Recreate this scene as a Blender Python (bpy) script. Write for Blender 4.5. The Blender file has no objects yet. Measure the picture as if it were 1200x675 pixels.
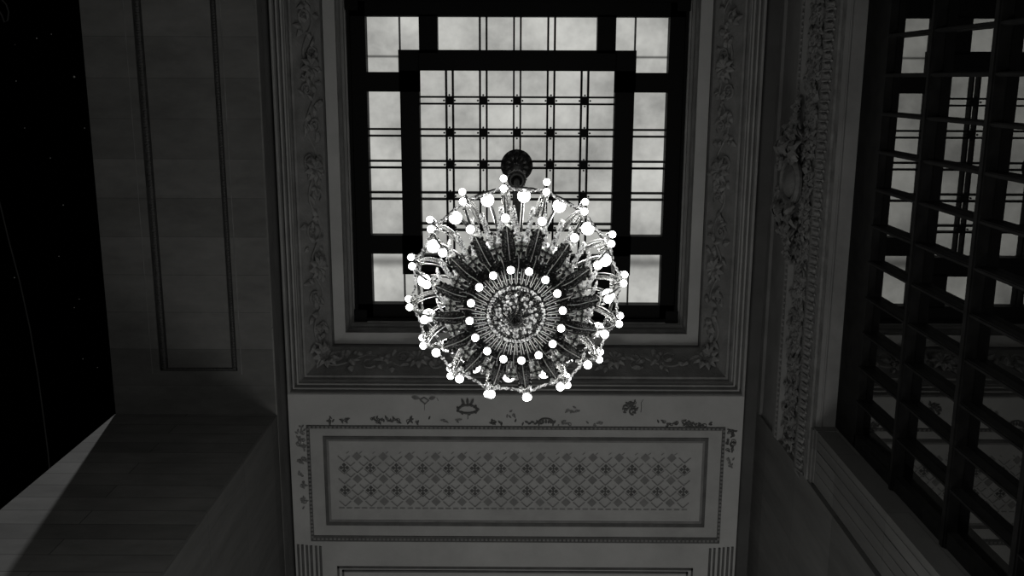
import bpy, math, random
from mathutils import Vector, Matrix
random.seed(7)
C = bpy.context.scene.collection
S = 14.0          # one unit of the survey = height of the laylight above the eye
EYE = 1.6         # eye height above the floor
YC = 0.0863       # middle of the bay
def W(x, y, z): return Vector((x*S, y*S, EYE + z*S))
PI = math.pi

# ------------------------------------------------------------------ mesh builder
class MB:
    def __init__(s): s.v = []; s.f = []; s.m = []
    def add(s, vs, fs, mi=0):
        o = len(s.v); s.v += [tuple(v) for v in vs]
        s.f += [tuple(i+o for i in f) for f in fs]; s.m += [mi]*len(fs)
    def box(s, a, b, mi=0):
        x0,y0,z0 = (min(a[i],b[i]) for i in range(3)); x1,y1,z1 = (max(a[i],b[i]) for i in range(3))
        s.add([(x0,y0,z0),(x1,y0,z0),(x1,y1,z0),(x0,y1,z0),(x0,y0,z1),(x1,y0,z1),(x1,y1,z1),(x0,y1,z1)],
              [(0,3,2,1),(4,5,6,7),(0,1,5,4),(1,2,6,5),(2,3,7,6),(3,0,4,7)], mi)
    def quad(s, a, b, c, d, mi=0): s.add([a,b,c,d], [(0,1,2,3)], mi)
    def tube(s, pts, r, n=6, mi=0, flat=1.0, cap=True):
        pts = [Vector(p) for p in pts]; k = len(pts)
        rs = r if isinstance(r, (list,tuple)) else [r]*k
        vs = []; prev = None
        for i,p in enumerate(pts):
            t = (pts[min(i+1,k-1)] - pts[max(i-1,0)])
            if t.length < 1e-9: t = Vector((0,0,1))
            t.normalize()
            if prev is None:
                a = Vector((0,0,1)) if abs(t.z) < .9 else Vector((1,0,0))
                u = t.cross(a).normalized()
            else:
                u = (prev - t*prev.dot(t))
                u = u.normalized() if u.length > 1e-6 else t.orthogonal().normalized()
            prev = u; w = t.cross(u)
            for j in range(n):
                an = 2*PI*j/n
                vs.append(p + u*(math.cos(an)*rs[i]) + w*(math.sin(an)*rs[i]*flat))
        fs = []
        for i in range(k-1):
            for j in range(n):
                fs.append((i*n+j, i*n+(j+1)%n, (i+1)*n+(j+1)%n, (i+1)*n+j))
        if cap: fs += [tuple(range(n-1,-1,-1)), tuple(range((k-1)*n, k*n))]
        s.add(vs, fs, mi)
    def lathe(s, prof, n=32, c=(0,0,0), mi=0, scallop=0, amp=0.0):
        vs = []; fs = []; k = len(prof)
        for r,z in prof:
            for j in range(n):
                a = 2*PI*j/n; rr = r*(1+amp*math.cos(scallop*a)) if scallop else r
                vs.append((c[0]+rr*math.cos(a), c[1]+rr*math.sin(a), c[2]+z))
        for i in range(k-1):
            for j in range(n):
                fs.append((i*n+j, i*n+(j+1)%n, (i+1)*n+(j+1)%n, (i+1)*n+j))
        fs += [tuple(range(n)), tuple(range((k-1)*n, k*n))]
        s.add(vs, fs, mi)
    def ball(s, c, r, n=8, m=5, mi=0, sz=1.0):
        vs = [(c[0],c[1],c[2]-r*sz)]
        for i in range(1,m):
            p = -PI/2+PI*i/m
            for j in range(n):
                a = 2*PI*j/n
                vs.append((c[0]+r*math.cos(p)*math.cos(a), c[1]+r*math.cos(p)*math.sin(a), c[2]+r*sz*math.sin(p)))
        vs.append((c[0],c[1],c[2]+r*sz)); fs = []
        for j in range(n): fs.append((0,1+(j+1)%n,1+j))
        for i in range(m-2):
            for j in range(n): fs.append((1+i*n+j,1+i*n+(j+1)%n,1+(i+1)*n+(j+1)%n,1+(i+1)*n+j))
        e = len(vs)-1; b = 1+(m-2)*n
        for j in range(n): fs.append((b+j,b+(j+1)%n,e))
        s.add(vs, fs, mi)
    def gem(s, c, r, mi=0, sz=1.2):
        c = Vector(c); a = random.random()*PI
        ring = [c+Vector((math.cos(a+i*PI/2.5)*r, math.sin(a+i*PI/2.5)*r, random.uniform(-.2,.2)*r)) for i in range(5)]
        vs = [c+Vector((0,0,-r*sz)), c+Vector((0,0,r*sz))]+ring
        fs = []
        for i in range(5):
            j = (i+1)%5; fs += [(0,2+j,2+i),(1,2+i,2+j)]
        s.add(vs, fs, mi)
    def leaf(s, p, d, n, L, w, curl=.25, mi=0):
        """pointed ridged leaf from p along d, lying on a surface of normal n"""
        p = Vector(p); d = Vector(d).normalized(); n = Vector(n).normalized()
        sd = d.cross(n).normalized()
        vs = []; rows = [(0,.25,.02),(.25,.85,.12),(.55,1.0,.2),(.8,.6,.18),(1,.05,.05)]
        for t,ww,h in rows:
            q = p + d*(L*t) + n*(L*curl*(math.sin(t*PI)*.6+t*.25))
            vs += [q - sd*(w*.5*ww), q + n*(w*.28*ww), q + sd*(w*.5*ww)]
        fs = []
        for i in range(4):
            a = i*3
            fs += [(a,a+1,a+4,a+3),(a+1,a+2,a+5,a+4)]
        s.add(vs, fs, mi)
    def build(s, name, mats, parent=None, smooth=False, loc=None):
        me = bpy.data.meshes.new(name); me.from_pydata(s.v, [], s.f)
        for m in (mats if isinstance(mats,(list,tuple)) else [mats]): me.materials.append(m)
        if any(s.m): me.polygons.foreach_set('material_index', s.m)
        if smooth: me.polygons.foreach_set('use_smooth', [True]*len(s.f))
        me.update()
        o = bpy.data.objects.new(name, me); C.objects.link(o)
        if parent: o.parent = parent
        if loc: o.location = loc
        return o

def tag(o, label=None, cat=None, group=None, kind=None):
    if label: o['label'] = label
    if cat: o['category'] = cat
    if group: o['group'] = group
    if kind: o['kind'] = kind
    return o
def empty(name, loc=(0,0,0)):
    o = bpy.data.objects.new(name, None); C.objects.link(o); o.location = loc; o.empty_display_size = .1
    return o
def sub(name, mb, mats, root, smooth=False, label=None):
    """part of a thing, modelled in world coordinates"""
    o = mb.build(name, mats, None, smooth); o.parent = root
    o.matrix_parent_inverse = Matrix.Translation(root.location).inverted()
    if label: o['label'] = label
    return o

# ------------------------------------------------------------------ materials
def mat(name):
    m = bpy.data.materials.new(name); m.use_nodes = True
    nt = m.node_tree; b = nt.nodes['Principled BSDF']
    return m, nt, b
def N(nt, t, **kw):
    n = nt.nodes.new(t)
    for k,v in kw.items():
        if k in n.inputs: n.inputs[k].default_value = v
        else: setattr(n, k, v)
    return n
def ramp(nt, src, stops):
    r = nt.nodes.new('ShaderNodeValToRGB'); e = r.color_ramp.elements
    while len(e) < len(stops): e.new(.5)
    for el,(p,c) in zip(e, stops): el.position = p; el.color = (c,c,c*.985,1)
    nt.links.new(src, r.inputs[0]); return r.outputs[0]
def plaster(name, lo, hi, scale=1.2, rough=.75, bump=.15):
    m, nt, b = mat(name); tc = N(nt,'ShaderNodeTexCoord')
    n1 = N(nt,'ShaderNodeTexNoise', Scale=scale, Detail=8.0, Roughness=.65)
    nt.links.new(tc.outputs['Object'], n1.inputs['Vector'])
    nt.links.new(ramp(nt, n1.outputs['Fac'], [(.3,lo),(.7,hi)]), b.inputs['Base Color'])
    n2 = N(nt,'ShaderNodeTexNoise', Scale=scale*12, Detail=4.0)
    nt.links.new(tc.outputs['Object'], n2.inputs['Vector'])
    bp = N(nt,'ShaderNodeBump', Strength=bump, Distance=.02)
    nt.links.new(n2.outputs['Fac'], bp.inputs['Height']); nt.links.new(bp.outputs['Normal'], b.inputs['Normal'])
    b.inputs['Roughness'].default_value = rough; b.inputs['Specular IOR Level'].default_value = .25
    return m
def stone(name, mode, lo, hi, bw, bh, joint, rough=.6, vein=False):
    """ashlar: mode 'flat' lays the courses across x, 'wall' stacks them up z"""
    m, nt, b = mat(name); tc = N(nt,'ShaderNodeTexCoord')
    sp = N(nt,'ShaderNodeSeparateXYZ'); nt.links.new(tc.outputs['Object'], sp.inputs[0])
    cb = N(nt,'ShaderNodeCombineXYZ')
    if mode == 'flat':
        nt.links.new(sp.outputs['X'], cb.inputs['X']); nt.links.new(sp.outputs['Y'], cb.inputs['Y'])
    else:
        ad = N(nt,'ShaderNodeMath', operation='ADD')
        nt.links.new(sp.outputs['X'], ad.inputs[0]); nt.links.new(sp.outputs['Y'], ad.inputs[1])
        nt.links.new(ad.outputs[0], cb.inputs['X']); nt.links.new(sp.outputs['Z'], cb.inputs['Y'])
    br = N(nt,'ShaderNodeTexBrick'); br.offset = .5
    br.inputs['Scale'].default_value = 1.0; br.inputs['Brick Width'].default_value = bw
    br.inputs['Row Height'].default_value = bh; br.inputs['Mortar Size'].default_value = joint
    br.inputs['Mortar Smooth'].default_value = .3; br.inputs['Bias'].default_value = 0
    br.inputs['Color1'].default_value = (lo,lo,lo*.985,1); br.inputs['Color2'].default_value = (hi,hi,hi*.985,1)
    br.inputs['Mortar'].default_value = (lo*.62,)*3+(1,)
    nt.links.new(cb.outputs[0], br.inputs['Vector'])
    n1 = N(nt,'ShaderNodeTexNoise', Scale=.9, Detail=9.0, Roughness=.7)
    mp = N(nt,'ShaderNodeMapping'); nt.links.new(tc.outputs['Object'], mp.inputs['Vector'])
    mp.inputs['Scale'].default_value = (1,4,.5) if vein else (1,2.2,2.2)
    nt.links.new(mp.outputs[0], n1.inputs['Vector'])
    r = ramp(nt, n1.outputs['Fac'], [(.25,.6),(.75,1.25)])
    mx = N(nt,'ShaderNodeMix', data_type='RGBA', blend_type='MULTIPLY'); mx.inputs[0].default_value = 1
    nt.links.new(br.outputs['Color'], mx.inputs[6]); nt.links.new(r, mx.inputs[7])
    nt.links.new(mx.outputs[2], b.inputs['Base Color'])
    b.inputs['Roughness'].default_value = rough; b.inputs['Specular IOR Level'].default_value = .3
    return m
def simple(name, c, rough=.5, metal=0.0, spec=.5, bump=0, bscale=60, var=0):
    m, nt, b = mat(name)
    b.inputs['Base Color'].default_value = (c,c,c*.98,1); b.inputs['Roughness'].default_value = rough
    b.inputs['Metallic'].default_value = metal; b.inputs['Specular IOR Level'].default_value = spec
    tc = N(nt,'ShaderNodeTexCoord')
    n = N(nt,'ShaderNodeTexNoise', Scale=bscale, Detail=3.0); nt.links.new(tc.outputs['Object'], n.inputs['Vector'])
    if var:
        nt.links.new(ramp(nt, n.outputs['Fac'], [(.35,c*(1-var)),(.65,c*(1+var))]), b.inputs['Base Color'])
    if bump:
        bp = N(nt,'ShaderNodeBump', Strength=bump, Distance=.01)
        nt.links.new(n.outputs['Fac'], bp.inputs['Height']); nt.links.new(bp.outputs['Normal'], b.inputs['Normal'])
    return m
def emit(name, c, strength):
    m = bpy.data.materials.new(name); m.use_nodes = True; nt = m.node_tree; nt.nodes.clear()
    o = N(nt,'ShaderNodeOutputMaterial'); e = N(nt,'ShaderNodeEmission')
    e.inputs['Color'].default_value = (*c,1); e.inputs['Strength'].default_value = strength
    nt.links.new(e.outputs[0], o.inputs[0]); return m

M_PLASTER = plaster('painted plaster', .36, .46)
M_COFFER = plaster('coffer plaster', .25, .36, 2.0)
M_GROOVE = plaster('dark moulding', .02, .045, 6.0)  # plain dark tone for the border under the left beam
M_STRIP = plaster('shadowed cornice strip', .06, .09)  # dark colour adds the shade of the recessed gap beside the ceiling
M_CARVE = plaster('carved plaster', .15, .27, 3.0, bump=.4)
M_DARKLINE = plaster('shadowed stucco', .07, .13, 4.0)  # dark tone carries relief shade; plain pattern tone on the lattice crosses
M_PALELINE = plaster('pale stucco', .42, .55, 4.0)
M_FRIEZE = plaster('frieze stone', .13, .20, 1.6)
M_FRIEZE_CARVE = plaster('frieze carving stone', .09, .20, 6.0, bump=.5)
M_PANELTAN = plaster('panel ground plaster', .33, .42, 2.0)
M_LATTICE = plaster('lattice stucco', .16, .24, 5.0)
M_SOFFIT = stone('ashlar soffit', 'flat', .13, .18, 40, .52, .003)
M_ASHLAR = stone('ashlar wall', 'wall', .15, .23, 7.0, .33, .008)
M_MARBLE = stone('veined marble', 'wall', .09, .14, 3.0, 1.4, .004, vein=True)
M_FLOOR = stone('floor stone', 'flat', .22, .28, 1.2, 1.2, .008)
M_FRAME = simple('black painted steel', .003, .6, 0, .12)
M_FRAME2 = simple('dark bronze window bars', .008, .6, 0, .1, var=.3, bscale=8)
M_BRONZE = simple('dark bronze', .09, .33, .8, .5, bump=.5, bscale=90, var=.6)
def chased(name, lo, hi, scale, cut):
    m, nt, b = mat(name); tc = N(nt,'ShaderNodeTexCoord')
    v = N(nt,'ShaderNodeTexVoronoi', Scale=scale); nt.links.new(tc.outputs['Object'], v.inputs['Vector'])
    nt.links.new(ramp(nt, v.outputs['Color'], [(cut,lo),(cut+.15,hi)]), b.inputs['Base Color'])
    bp = N(nt,'ShaderNodeBump', Strength=.9, Distance=.01); nt.links.new(v.outputs['Distance'], bp.inputs['Height'])
    nt.links.new(bp.outputs['Normal'], b.inputs['Normal'])
    b.inputs['Roughness'].default_value = .35; b.inputs['Metallic'].default_value = .4
    return m
M_DKLEAF = chased('blackened bronze leaf', .010, .16, 120, .66)
M_BRASS = simple('polished pale brass', .5, .25, .85, .5)
M_WIRE = simple('pale gilt wire', .7, .35, 0, .8)
M_NIGHT = simple('night blue vault paint', .012, .9, 0, .1)

def crystal():
    m, nt, b = mat('cut crystal')
    tc = N(nt,'ShaderNodeTexCoord')
    v = N(nt,'ShaderNodeTexVoronoi', Scale=85.0); nt.links.new(tc.outputs['Object'], v.inputs['Vector'])
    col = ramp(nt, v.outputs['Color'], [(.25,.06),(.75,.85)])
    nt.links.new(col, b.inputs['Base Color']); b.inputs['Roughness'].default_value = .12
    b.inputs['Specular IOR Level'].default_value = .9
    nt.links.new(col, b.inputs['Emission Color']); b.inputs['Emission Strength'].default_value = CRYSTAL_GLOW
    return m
CRYSTAL_GLOW = .46  # self-glow put in for lamp light passing through the crystals
M_CRYSTAL = crystal()
def opal():
    m, nt, b = mat('frosted laylight glass'); tc = N(nt,'ShaderNodeTexCoord')
    sp = N(nt,'ShaderNodeSeparateXYZ'); nt.links.new(tc.outputs['Object'], sp.inputs[0])
    n1 = N(nt,'ShaderNodeTexNoise', Scale=1.1, Detail=5.0, Roughness=.55); nt.links.new(tc.outputs['Object'], n1.inputs['Vector'])
    n2 = N(nt,'ShaderNodeTexNoise', Scale=9.0, Detail=4.0, Roughness=.6); nt.links.new(tc.outputs['Object'], n2.inputs['Vector'])
    a = N(nt,'ShaderNodeMath', operation='MULTIPLY_ADD'); nt.links.new(n2.outputs['Fac'], a.inputs[0]); a.inputs[1].default_value = .22
    nt.links.new(n1.outputs['Fac'], a.inputs[2])
    r = nt.nodes.new('ShaderNodeValToRGB'); e = r.color_ramp.elements
    e[0].position = .35; e[0].color = (.22,.22,.21,1); e[1].position = .80; e[1].color = (.56,.56,.53,1)
    nt.links.new(a.outputs[0], r.inputs[0])
    # soft shadows from behind the glass, painted into the corner lights' glow
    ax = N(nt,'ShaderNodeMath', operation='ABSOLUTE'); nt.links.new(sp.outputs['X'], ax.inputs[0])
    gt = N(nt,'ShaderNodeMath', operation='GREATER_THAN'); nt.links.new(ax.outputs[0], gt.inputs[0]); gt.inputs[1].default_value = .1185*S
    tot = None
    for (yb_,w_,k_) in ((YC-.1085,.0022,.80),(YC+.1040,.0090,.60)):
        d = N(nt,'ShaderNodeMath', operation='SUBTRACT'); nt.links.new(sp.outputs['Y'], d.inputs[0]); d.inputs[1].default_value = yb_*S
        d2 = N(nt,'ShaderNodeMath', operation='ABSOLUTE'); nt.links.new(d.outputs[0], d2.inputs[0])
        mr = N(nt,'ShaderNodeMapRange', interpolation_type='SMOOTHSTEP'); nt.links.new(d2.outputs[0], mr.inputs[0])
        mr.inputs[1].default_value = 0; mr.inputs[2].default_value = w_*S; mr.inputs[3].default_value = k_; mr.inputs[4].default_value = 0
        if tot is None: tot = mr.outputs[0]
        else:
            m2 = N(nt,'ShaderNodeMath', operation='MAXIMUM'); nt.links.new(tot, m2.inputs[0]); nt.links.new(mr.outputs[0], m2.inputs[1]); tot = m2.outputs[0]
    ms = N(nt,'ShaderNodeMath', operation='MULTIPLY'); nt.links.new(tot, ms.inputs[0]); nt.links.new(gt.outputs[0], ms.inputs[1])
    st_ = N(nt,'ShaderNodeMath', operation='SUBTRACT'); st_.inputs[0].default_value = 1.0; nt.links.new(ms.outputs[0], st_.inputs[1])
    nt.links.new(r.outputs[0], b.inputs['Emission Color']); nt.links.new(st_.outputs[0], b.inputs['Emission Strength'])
    b.inputs['Base Color'].default_value = (.1,.1,.1,1); b.inputs['Roughness'].default_value = .5
    return m
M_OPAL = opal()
def glass():
    m = bpy.data.materials.new('night window glass'); m.use_nodes = True; nt = m.node_tree; nt.nodes.clear()
    o = N(nt,'ShaderNodeOutputMaterial'); mx = N(nt,'ShaderNodeMixShader')
    g = N(nt,'ShaderNodeBsdfGlossy'); g.inputs['Roughness'].default_value = .0
    g.inputs['Color'].default_value = (.95,.95,.93,1)
    t = N(nt,'ShaderNodeBsdfTransparent'); t.inputs['Color'].default_value = (.6,.6,.6,1)
    fr = N(nt,'ShaderNodeFresnel'); fr.inputs['IOR'].default_value = 1.55
    ad = N(nt,'ShaderNodeMath', operation='MULTIPLY_ADD'); nt.links.new(fr.outputs[0], ad.inputs[0])
    ad.inputs[1].default_value = 1.2; ad.inputs[2].default_value = .12; ad.use_clamp = True
    nt.links.new(ad.outputs[0], mx.inputs[0]); nt.links.new(t.outputs[0], mx.inputs[1]); nt.links.new(g.outputs[0], mx.inputs[2])
    nt.links.new(mx.outputs[0], o.inputs[0]); return m
M_GLASS = glass()
M_BULB = emit('glowing frosted bulb', (1,1,.97), 10)
M_LAMP = emit('glowing globe lamp', (1,1,.97), 9)
M_STAR = emit('gilt star light', (1,1,.95), .03)
M_GILT = simple('faded gilt line', .05, .6)

# ------------------------------------------------------------------ laylight (window_1)
X0, Y0 = .170, .1645
def wbox(mb, x0,x1,y0,y1,z0,z1): mb.box(W(x0,y0,z0), W(x1,y1,z1))
w1 = tag(empty('window_1', W(0,YC,1.0)), 'glowing rectangular ceiling laylight in a heavy black steel frame above the chandelier', 'skylight', kind='structure')
ys = lambda d: YC + d
fr = MB()
def fb(x0,x1,a,b): wbox(fr, x0,x1, ys(a), ys(b), .990, 1.004)
def both(x0,x1,a,b):
    for sy in (1,-1): fb(x0,x1,sy*a,sy*b)
oy, iy = .1471, .1148         # glass strip outer / inner edge, from the middle
for sx in (1,-1):
    fb(sx*X0, sx*.1520, -Y0, Y0)                      # outer stile
    fb(sx*.1185, sx*.0990, -.0945, .0945)             # inner stile
    both(sx*.1520, sx*.1175, .0735, .0930)            # bar under the corner light
    fb(sx*.1195, sx*.0990, .0735, iy); fb(sx*.1195, sx*.0990, -.0735, -iy)
    both(sx*.0985, sx*.0800, iy-.003, oy+.002)        # post beside the corner light
both(-X0, X0, oy, Y0); both(-.0995, .0995, .0945, iy)
sub('frame', fr, M_FRAME, w1)
bl = MB()                                             # narrow raised lip along the frame edge
for sx in (1,-1):
    wbox(bl, sx*X0, sx*(X0-.003), YC-Y0, YC+Y0, .986, .990)
for sy in (1,-1):
    wbox(bl, -X0, X0, YC+sy*Y0, YC+sy*(Y0-.003), .986, .990)
    for sx in (1,-1): wbox(bl, sx*(X0+.001), sx*(X0-.012), YC+sy*(Y0+.001), YC+sy*(Y0-.012), .985, .990)
sub('frame_lip', bl, M_FRAME, w1)
GX = [n*.0344 for n in range(-2,3)]; GY = [n*.0325 for n in range(-2,3)]
hw, g = .0009, .0034
def pair_v(x, a, b, name='glazing_bar'):
    mb = MB()
    for s_ in (1,-1): wbox(mb, x+s_*g-hw, x+s_*g+hw, ys(a), ys(b), .9935, 1.003)
    return mb
def rivets(mb, x, y): mb.lathe([(.014,0),(.014,-.02),(.008,-.03),(.001,-.03)], 8, W(x,y,.9935))
for x in GX:
    mb = pair_v(x, -.0945, .0945)
    for y in GY:
        for s_ in (1,-1): rivets(mb, x, ys(y+s_*.0055))
        wbox(mb, x-.0034, x+.0034, ys(y)-.0026, ys(y)+.0026, .9932, .9955)
    sub('glazing_bar', mb, M_FRAME, w1)
for y in GY:
    mb = MB()
    for s_ in (1,-1): wbox(mb, -.0990, .0990, ys(y)+s_*g-hw, ys(y)+s_*g+hw, .9930, 1.002)
    for x in GX:
        for s_ in (1,-1): rivets(mb, x+s_*.0055, ys(y))
    sub('glazing_bar', mb, M_FRAME, w1)
for sx in (1,-1):
    for y in GY[1:4]:
        mb = MB()
        for s_ in (1,-1): wbox(mb, sx*.1520, sx*.1185, ys(y)+s_*g-hw, ys(y)+s_*g+hw, .9935, 1.002)
        sub('glazing_bar', mb, M_FRAME, w1)
    for sy in (1,-1):
        mb = MB(); wbox(mb, sx*.1180, sx*.1190, ys(sy*iy), ys(sy*oy), .9935, 1.002); sub('glazing_bar', mb, M_FRAME, w1)
for sy in (1,-1):
    for x in GX[1:4]:
        sub('glazing_bar', pair_v(x, sy*iy, sy*oy), M_FRAME, w1)
pn = MB(); zp = 1.0035
for (x0,x1,a,b) in [(-.0995,.0995,-.095,.095)]+[(s*.1525,s*.118,-.0735,.0735) for s in (1,-1)]+\
        [(s*.1525,s*.118,t*.093,t*.1475) for s in (1,-1) for t in (1,-1)]+[(s*.118,s*.098,t*.1145,t*.1475) for s in (1,-1) for t in (1,-1)]+\
        [(-.0805,.0805,t*.1145,t*.1475) for t in (1,-1)]:
    a_, b_ = min(a,b), max(a,b); xa, xb = min(x0,x1), max(x0,x1)
    pn.quad(W(xa,ys(a_),zp), W(xa,ys(b_),zp), W(xb,ys(b_),zp), W(xb,ys(a_),zp))
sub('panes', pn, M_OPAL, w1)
# ------------------------------------------------------------------ coffer mouldings (trim_1)
def sweep(mb, prof, xo, yo, yc, mi=0):
    """rectangular moulding: profile points (outward offset, z)"""
    vs = []
    for w_,z in prof:
        for sx,sy in ((-1,-1),(1,-1),(1,1),(-1,1)): vs.append(W(sx*(xo+w_), yc+sy*(yo+w_), z))
    fs = []
    for i in range(len(prof)-1):
        for j in range(4): fs.append((i*4+j, (i+1)*4+j, (i+1)*4+(j+1)%4, i*4+(j+1)%4))
    mb.add(vs, fs, mi)
t1 = tag(empty('trim_1', W(0,YC,.915)), 'stepped rectangular plaster coffer with carved band around the glowing laylight', 'coffer', kind='structure')
PA = [(-.001,1.004),(.0,.992),(.003,.990),(.0045,.993),(.0065,.989),(.0068,.982)]
PB = [(.0068,.982),(.0058,.979),(.0078,.975),(.0068,.970),(.0075,.9655)]
PC = [(.0075,.9655),(.0190,.9640)]
PD = [(.0190,.9640),(.0190,.958),(.0203,.957)]
PE = [(.0203,.957),(.0240,.952),(.0310,.941),(.0375,.929),(.0395,.925)]
PF = [(.0395,.925),(.0405,.9225),(.0425,.922),(.0432,.9255),(.0445,.9215),(.0452,.9205)]
PG = [(.0452,.9205),(.0455,.924),(.0475,.924),(.0478,.9185),(.0492,.9180),(.0496,.924),(.0515,.924),(.0518,.9165),(.0532,.9160),(.0536,.923),(.0556,.923),(.0560,.9150),(.0570,.9135),(.0582,.9140),(.0585,.916)]
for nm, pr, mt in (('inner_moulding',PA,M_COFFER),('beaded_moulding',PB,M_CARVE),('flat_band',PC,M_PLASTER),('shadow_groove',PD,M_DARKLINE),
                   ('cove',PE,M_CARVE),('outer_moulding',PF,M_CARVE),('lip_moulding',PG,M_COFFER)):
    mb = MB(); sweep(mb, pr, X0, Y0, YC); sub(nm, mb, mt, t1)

# foliage scroll builder, metres
def scroll(mb, P, U, Vd, Nn, L, wid, per, leaf=.16, r=.012, seed=1):
    rd = random.Random(seed); U = Vector(U).normalized(); Vd = Vector(Vd).normalized(); Nn = Vector(Nn).normalized(); P = Vector(P)
    n = max(2, int(L/per*10)); pts = []
    for i in range(n+1):
        t = i/n*L; pts.append(P + U*t + Vd*(wid*.28*math.sin(2*PI*t/per)) + Nn*r)
    mb.tube(pts, r, 5)
    k = int(L/per*2)
    for i in range(k):
        t = (i+.5)*per/2; sg = 1 if i%2 == 0 else -1
        c = P + U*t + Vd*(-sg*wid*.16)
        sp = []                                       # volute
        for j in range(15):
            a = j/14*2.6*PI; rr = wid*.30*(1-j/14*.78)
            sp.append(c + U*(rr*math.cos(a+.6)) + Vd*(sg*-rr*math.sin(a+.6)) + Nn*(r*1.3))
        mb.tube(sp, [r*1.15*(1-.5*j/14) for j in range(15)], 5)
        for q in range(5): mb.leaf(c, U*math.cos(q*1.2566)+Vd*math.sin(q*1.2566), Nn, wid*.15, wid*.09, .35)
        for q in range(9):
            a = rd.uniform(0,2*PI); d = U*math.cos(a)+Vd*math.sin(a)
            b = P + U*(t+rd.uniform(-.5,.5)*per*.5) + Vd*(rd.uniform(-.38,.38)*wid)
            mb.leaf(b, d, Nn, leaf*rd.uniform(.6,1.1), leaf*.5*rd.uniform(.7,1.2), .3)
cv = MB()
w0, z0, w1_, z1_ = .0235, .9525, .0372, .9295
for side in range(4):
    sx, sy = [(-1,0),(1,0),(0,1),(0,-1)][side]
    wm, zm = (w0+w1_)/2, (z0+z1_)/2
    hx, hy = X0+wm, Y0+wm
    if sx:
        P = W(sx*hx, YC-hy, zm); U = Vector((0,1,0)); Vd = Vector((sx*(w1_-w0),0,(z1_-z0))); Nn = Vector((-sx*(z0-z1_),0,-(w1_-w0))); L = 2*hy*S
    else:
        P = W(-hx, YC+sy*hy, zm); U = Vector((1,0,0)); Vd = Vector((0,sy*(w1_-w0),(z1_-z0))); Nn = Vector((0,-sy*(z0-z1_),-(w1_-w0))); L = 2*hx*S
    scroll(cv, P, U, Vd, Nn, L, .36, .95, .17, .014, side)
    # a rosette boss in the middle of every side and a leaf cluster at the quarter points
    for f in (.02,.25,.5,.75,.98):
        c = P + U*(L*f) + Nn.normalized()*.02
        for q in range(9):
            a = q*2*PI/9; cv.leaf(c, U*math.cos(a)+Vd.normalized()*math.sin(a), Nn, .19, .10, .45)
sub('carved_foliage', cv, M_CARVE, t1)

# ------------------------------------------------------------------ ceiling and frieze panel in front (trim_2)
ZL = .915; XW = .2265
YL = YC + Y0 + .0582; YN = .4720       # lip of this coffer, lip of the next one
ce = MB()
def hq(mb, x0,x1,y0,y1,z, mi=0): mb.quad(W(x0,y0,z), W(x0,y1,z), W(x1,y1,z), W(x1,y0,z), mi)
XC = .2285
for (y0,y1) in ((YL, 1.0), (-.52, 2*YC-YL)):
    hq(ce, -XC, XC, y0, y1, ZL)
for sx in (-1,1):
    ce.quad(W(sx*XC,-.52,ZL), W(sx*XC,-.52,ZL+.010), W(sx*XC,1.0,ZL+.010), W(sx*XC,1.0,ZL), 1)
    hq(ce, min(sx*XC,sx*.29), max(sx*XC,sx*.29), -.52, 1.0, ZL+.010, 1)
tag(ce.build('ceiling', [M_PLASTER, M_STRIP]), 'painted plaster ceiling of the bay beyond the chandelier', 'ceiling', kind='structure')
t5 = tag(empty('trim_2', W(0,.49,.925)), 'edge mouldings of the next coffer at the bottom of the picture', 'moulding', kind='structure')
mb = MB()
for i,(w_,dz) in enumerate(((.0005,.0010),(.0050,.0016),(.0095,.0010),(.0140,.0018),(.0190,.0010),(.0235,.0016))):
    wbox(mb, -XW+w_, -XW+w_+.0022, YN+.0004*i, .95, ZL-dz, ZL+.001); wbox(mb, XW-w_-.0022, XW-w_, YN+.0004*i, .95, ZL-dz, ZL+.001)
sub('side_moulding', mb, M_DARKLINE, t5)
mb = MB()
for (x_,y_) in ((.1850,.4965),(.1800,.5005)):
    wbox(mb, -x_, x_, y_, y_+.0020, ZL-.0014, ZL+.001)
    wbox(mb, -x_, -x_+.0018, y_, .95, ZL-.0014, ZL+.001); wbox(mb, x_-.0018, x_, y_, .95, ZL-.0014, ZL+.001)
sub('field_moulding', mb, M_DARKLINE, t5)

t2 = tag(empty('trim_3', W(0,.405,.915)), 'long ornamental ceiling panel of stencilled diamond lattice in a double moulded border below the laylight', 'ceiling panel', kind='structure')
def frame_rect(mb, x, ya, yb, wd, h, wd_b=None):
    wb_ = wd_b or wd
    wbox(mb, -x, x, ya, ya+wd, ZL-h, ZL+.001); wbox(mb, -x, x, yb-wb_, yb, ZL-h, ZL+.001)
    for sx in (1,-1): wbox(mb, sx*x, sx*(x-wd), ya+wd, yb-wb_, ZL-h, ZL+.001)
def dentils(mb, x, ya, yb, wd, h, step):
    n = int(2*x/step)
    for i in range(n):
        xx = -x+(i+.5)*2*x/n
        for yy in (ya, yb): wbox(mb, xx-step*.27, xx+step*.27, yy-wd*.32, yy+wd*.32, ZL-h, ZL)
    n = int((yb-ya)/step)
    for i in range(n):
        yy = ya+(i+.5)*(yb-ya)/n
        for sx in (1,-1): wbox(mb, sx*x-wd*.32, sx*x+wd*.32, yy-step*.27, yy+step*.27, ZL-h, ZL)
bx, by0, by1 = .2110, .3415, .4680
mb = MB(); frame_rect(mb, bx, by0, by1, .0030, .0012, .0062); sub('outer_border', mb, M_DARKLINE, t2)
mb = MB(); dentils(mb, bx-.0015, by0+.0015, by1-.003, .0036, .0020, .0042); sub('border_beading', mb, M_LATTICE, t2)
mb = MB(); frame_rect(mb, bx-.0165, .3528, .4500, .0032, .0014, .0038); sub('inner_border', mb, M_DARKLINE, t2)
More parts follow.
